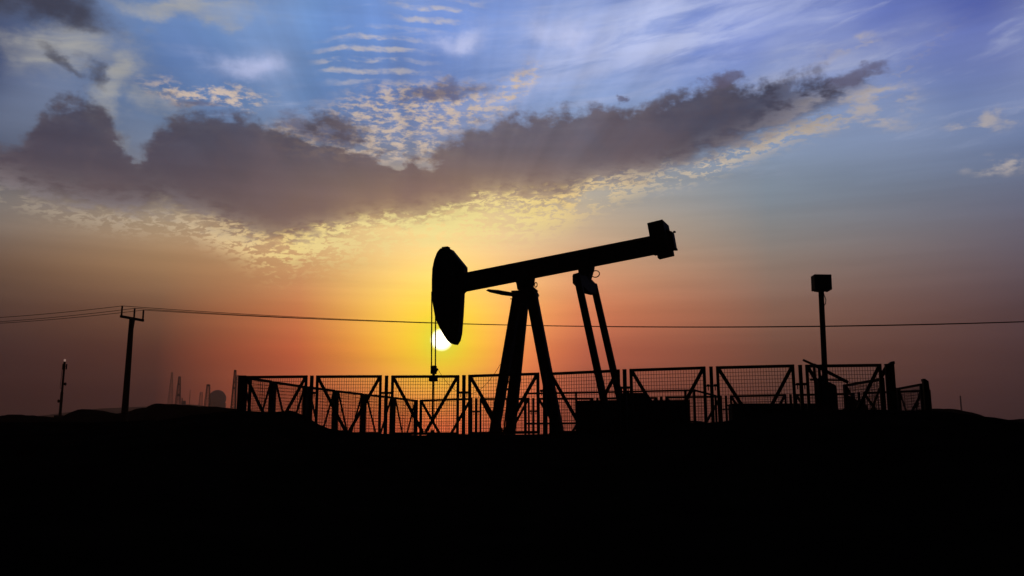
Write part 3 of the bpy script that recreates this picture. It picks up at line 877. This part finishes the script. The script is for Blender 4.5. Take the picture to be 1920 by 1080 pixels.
# slanting steel bracket frame leaning over the fence
f1, f2, f3, f4 = (at_y(1506, 675, 29.7), at_y(1526, 684, 29.8), at_y(1590, 717, 30.1), at_y(1519, 712, 29.9))
BR = empty('leaning_frame', (f4.x, 29.9, 0), label='bent steel bar frame slanting down across the fence beside the mast foot', cat='metal frame')
g = Vector((f4.x, 29.9, 0))
MB().bar(f1 - g, f2 - g, 0.05, 0.06).bar(f2 - g, f3 - g, 0.05, 0.09).build('slanting_bar', M_rust, BR)
p6 = at_y(1588, 713, 30.05); MB().bar(f4 - g, p6 - g, 0.05, 0.055).build('level_bar', M_rust, BR)
for px in (1528, 1537):
    a = at_y(px, 684, 29.9); MB().bar((a.x - g.x, 0.0, 0.0), (a.x - g.x - 0.03, 0.0, a.z), 0.07).build('upright', M_rust, BR)

# ------------------------------------------------------------------ utility poles and lines
def px_pt(px, py, Y): return at_y(px, py, Y)


def utility_pole(ptop, pbase_z, Y, label, arm):
    top = ptop; zb = pbase_z
    r = empty('utility_pole', (top.x, Y, zb), label=label, cat='utility pole', group='poles of the power line')
    h = top.z - zb
    MB().tube([(0.0, 0, -0.5), (0, 0, h)], 0.33, 12, r2=0.22).build('pole_shaft', M_wood, r)
    a, b = arm
    A = a - Vector((top.x, Y, zb)); B = b - Vector((top.x, Y, zb))
    MB().bar(A, B, 0.20, 0.22).build('crossarm', M_wood, r)
    mid = A.lerp(B, 0.62)
    MB().bar(mid, (0.15, 0, h - 1.5), 0.06).build('arm_brace', M_steel, r)
    tips = []
    for k in (0.04, 0.58, 0.97):
        p = A.lerp(B, k); z = p.z
        MB().tube([(p.x, p.y, z), (p.x, p.y, z + 0.98)], 0.085, 8).build('insulator', M_ceram, r)
        s = MB()
        tips.append(Vector((top.x, Y, zb)) + Vector((p.x, p.y, z + 0.98)))
    return r, tips


PY = 88.0
pt = px_pt(247, 598, PY); 
armA, armB = px_pt(226, 593, PY - 1.1), px_pt(269, 601, PY + 1.1)
gz_p = ground_z(px_pt(232, 775, PY).x, PY)
pole1, tips1 = utility_pole(pt, gz_p - 0.3, PY, 'dark wooden power pole with three upright insulators, standing on the left hill', (armA, armB))
pole1.rotation_euler = (0, R(0.0), 0)
# wires: from far left, over the pole, sagging to a pole beyond the right edge
far_l = [px_pt(-330, 602, 96), px_pt(-320, 612, 97), px_pt(-315, 613, 98)]
far_r = [px_pt(2450, 578, 76), px_pt(2452, 578.5, 77), px_pt(2454, 579, 78)]
wl = ['power line wire on the insulator nearest the left end of the crossarm, uppermost of three', 'power line wire held by the middle insulator of the crossarm', 'power line wire on the right end insulator, lowest of three left of the pole']
for i in range(3):
    a = hang(far_l[i], tips1[i], 0.55, 16); b = hang(tips1[i], far_r[i], (1.76, 1.66, 1.54)[i], 60)
    o = MB().tube(a + b[1:], 0.026, 5).build('power_line_wire', M_cond)
    tag(o, wl[i], 'wire', 'wires of the power line')

# ------------------------------------------------------------------ antenna mast on the left hill
AY = 112.0
at_, ab_ = px_pt(119.5, 678, AY), px_pt(112, 784, AY)
AM = empty('antenna_mast', (ab_.x, AY, ab_.z - 0.6), label='thin antenna mast with a ring of aerials near its top, at the far left', cat='antenna mast')
lx = at_.x - ab_.x; h = at_.z - ab_.z + 0.6
vz = lambda y: px_pt(115, y, AY).z - ab_.z + 0.6
vx = lambda y: lx * 0.0 + 0.0
MB().tube([(0, 0, -0.5), (0, 0, h * 0.5)], 0.17, 8).tube([(0, 0, h * 0.5), (0, 0, h)], 0.13, 8).build('mast_tube', M_steel, AM)
m = MB(); zt = vz(687)
for t in range(3):
    a = R(t * 120 + 20); m.bar((0, 0, zt), (0.22 * math.cos(a), 0.22 * math.sin(a), zt), 0.05); m.box(0.24 * math.cos(a) - 0.06, 0.24 * math.cos(a) + 0.06, 0.24 * math.sin(a) - 0.06, 0.24 * math.sin(a) + 0.06, zt - 0.35, zt + 0.28)
m.build('aerial_panels', M_steel, AM)
MB().tube([(-0.28, 0, vz(728)), (-0.22, 0, vz(688))], 0.025, 5).bar((-0.28, 0, vz(728)), (0, 0, vz(728)), 0.03).build('whip_aerial', M_steel, AM)
for y, s in ((720, 1), (752, -1)):
    MB().tube([(s * 0.15, 0, vz(y)), (s * 0.36, 0, vz(y))], 0.13, 10, r2=0.2).build('small_dish', M_steel, AM)
MB().box(-0.5, 0.5, -0.4, 0.4, 0.2, vz(779)).build('base_hut', M_box, AM)
lm = bpy.data.materials.new('beacon_glow'); lm.use_nodes = True; bb = lm.node_tree.nodes['Principled BSDF']
bb.inputs['Base Color'].default_value = (0.5, 0.3, 0.25, 1); bb.inputs['Emission Color'].default_value = (1.0, 0.62, 0.5, 1); bb.inputs['Emission Strength'].default_value = 0.25
MB().tube([(0, 0, h), (0, 0, h + 0.28)], 0.12, 8).build('beacon_lamp', lm, AM)

# ------------------------------------------------------------------ far masts and radome on the hazy plateau
TY = 1980.0


def lattice(px, ytop, ybase, w0, w1, bars, Y=TY, name='lattice_tower', label='', dishes=(), r=0.35, solid=0.0, group='hazy masts on the far plateau'):
    tp, bs = px_pt(px, ytop, Y), px_pt(px, ybase + 6, Y)
    h = tp.z - bs.z
    root = empty(name, (bs.x, Y, bs.z), label=label, cat='lattice tower' if bars else 'mast', group=group)
    m = MB(); k = bars or 0
    if k:
        cs = ((-1, -1), (1, -1), (1, 1), (-1, 1))
        P = lambda i, t: Vector((cs[i][0] * (w0 + (w1 - w0) * t) / 2, cs[i][1] * (w0 + (w1 - w0) * t) / 2, h * t))
        for i in range(4): m.bar(P(i, 0), P(i, 1), r)
        m.build('tower_legs', M_steel, root); m = MB()
        for j in range(k):
            a, b = j / k, (j + 1) / k
            for i in range(4):
                i2 = (i + 1) % 4
                m.bar(P(i, a), P(i2, b), r * 0.6); m.bar(P(i2, a), P(i, b), r * 0.6); m.bar(P(i, b), P(i2, b), r * 0.6)
        m.build('lattice_bracing', M_steel, root)
    else:
        m.tube([(0, 0, 0), (0, 0, h)], w0 / 2, 8, r2=w1 / 2); m.build('mast_tube', M_steel, root)
    for t, rr in dishes:
        MB().tube([(0, -rr, h * t), (0, rr, h * t)], rr, 10).build('antenna_drum', M_steel, root)
    return root


lattice(318.5, 698, 757, 9, 2.2, 12, label='tallest pale lattice tower at the left end of the far masts', r=0.4)
lattice(333, 706, 758, 6, 2.0, 11, Y=1250, label='darker stubby-armed tower just right of the tallest pale one', dishes=((0.40, 1.6), (0.75, 1.2), (0.05, 2.0)), r=0.42)
lattice(354.5, 731, 760, 1.6, 1.0, 0, label='thin plain pole between the stubby-armed tower and the radome group')
lattice(375.5, 735, 762, 7, 4, 6, label='short squat lattice tower left of the one beside the radome', r=0.4)
lattice(388, 721, 762, 7.5, 3.6, 9, Y=1400, label='lattice tower standing right against the left side of the radome', r=0.5, dishes=((0.97, 1.6),))
lattice(437, 694, 764, 4, 1.5, 13, Y=900, label='darkest tall tower close to the left end of the fence', r=0.4, dishes=((0.55, 0.9), (0.7, 0.7), (0.98, 0.9)))
lattice(442, 703, 764, 5, 2.6, 12, label='fainter tower just right of the tall dark tower by the fence end', r=0.5)
lattice(340.5, 746, 759, 3.0, 1.6, 0, Y=1500, label='tiny stub mast right of the stubby-armed tower')
lattice(1803.5, 742, 771, 1.6, 1.3, 0, Y=900, name='distant_pole', label='lone thin pole on the dark hill at far right', group='')
hb = px_pt(345.5, 752, 1500); hc = px_pt(345.5, 766, 1500)
HT = empty('equipment_hut', (hb.x, 1500, hc.z), label='small square hut at the foot of the far masts', cat='hut')
MB().box(-1.9, 1.9, -2, 2, 0, hb.z - hc.z).build('walls', M_box, HT); MB().box(-2.2, 2.2, -2.3, 2.3, hb.z - hc.z, hb.z - hc.z + 0.4).build('roof', M_box, HT)

rc = px_pt(407.5, 749, 2150); rr = 16.0 / F * 2150
RD = empty('radome', (rc.x, 2150, px_pt(407, 772, 2150).z), label='big pale round radome faded by haze among the far masts', cat='radome')
zc = rc.z - RD.location.z + 2.0
m = MB(); nu, nv = 32, 14
for j in range(nv + 1):
    t = -0.55 + (math.pi / 2 + 0.55) * j / nv
    for i in range(nu):
        a = 2 * math.pi * i / nu; m.v.append((rr * math.cos(t) * math.cos(a), rr * math.cos(t) * math.sin(a), zc + rr * math.sin(t)))
for j in range(nv):
    for i in range(nu):
        k = (i + 1) % nu; m.f.append((j * nu + i, j * nu + k, (j + 1) * nu + k, (j + 1) * nu + i))
m.build('dome_shell', M_dome, RD)
MB().tube([(0, 0, -8), (0, 0, zc - rr * 0.5)], rr * 0.985, 32).build('base_ring', M_box, RD)

# ------------------------------------------------------------------ haze
hm = bpy.data.materials.new('haze'); hm.use_nodes = True; ht = hm.node_tree; ht.nodes.clear()
pv = ht.nodes.new('ShaderNodeVolumePrincipled'); pv.inputs['Color'].default_value = (0.90, 0.62, 0.52, 1)
pv.inputs['Density'].default_value = 0.0002; pv.inputs['Anisotropy'].default_value = 0.5
mo = ht.nodes.new('ShaderNodeOutputMaterial'); ht.links.new(pv.outputs[0], mo.inputs['Volume'])
m = MB(); m.box(-2600, 2600, -320, 2350, -8, 225)
hz = m.build('haze', hm); tag(hz, kind='stuff')
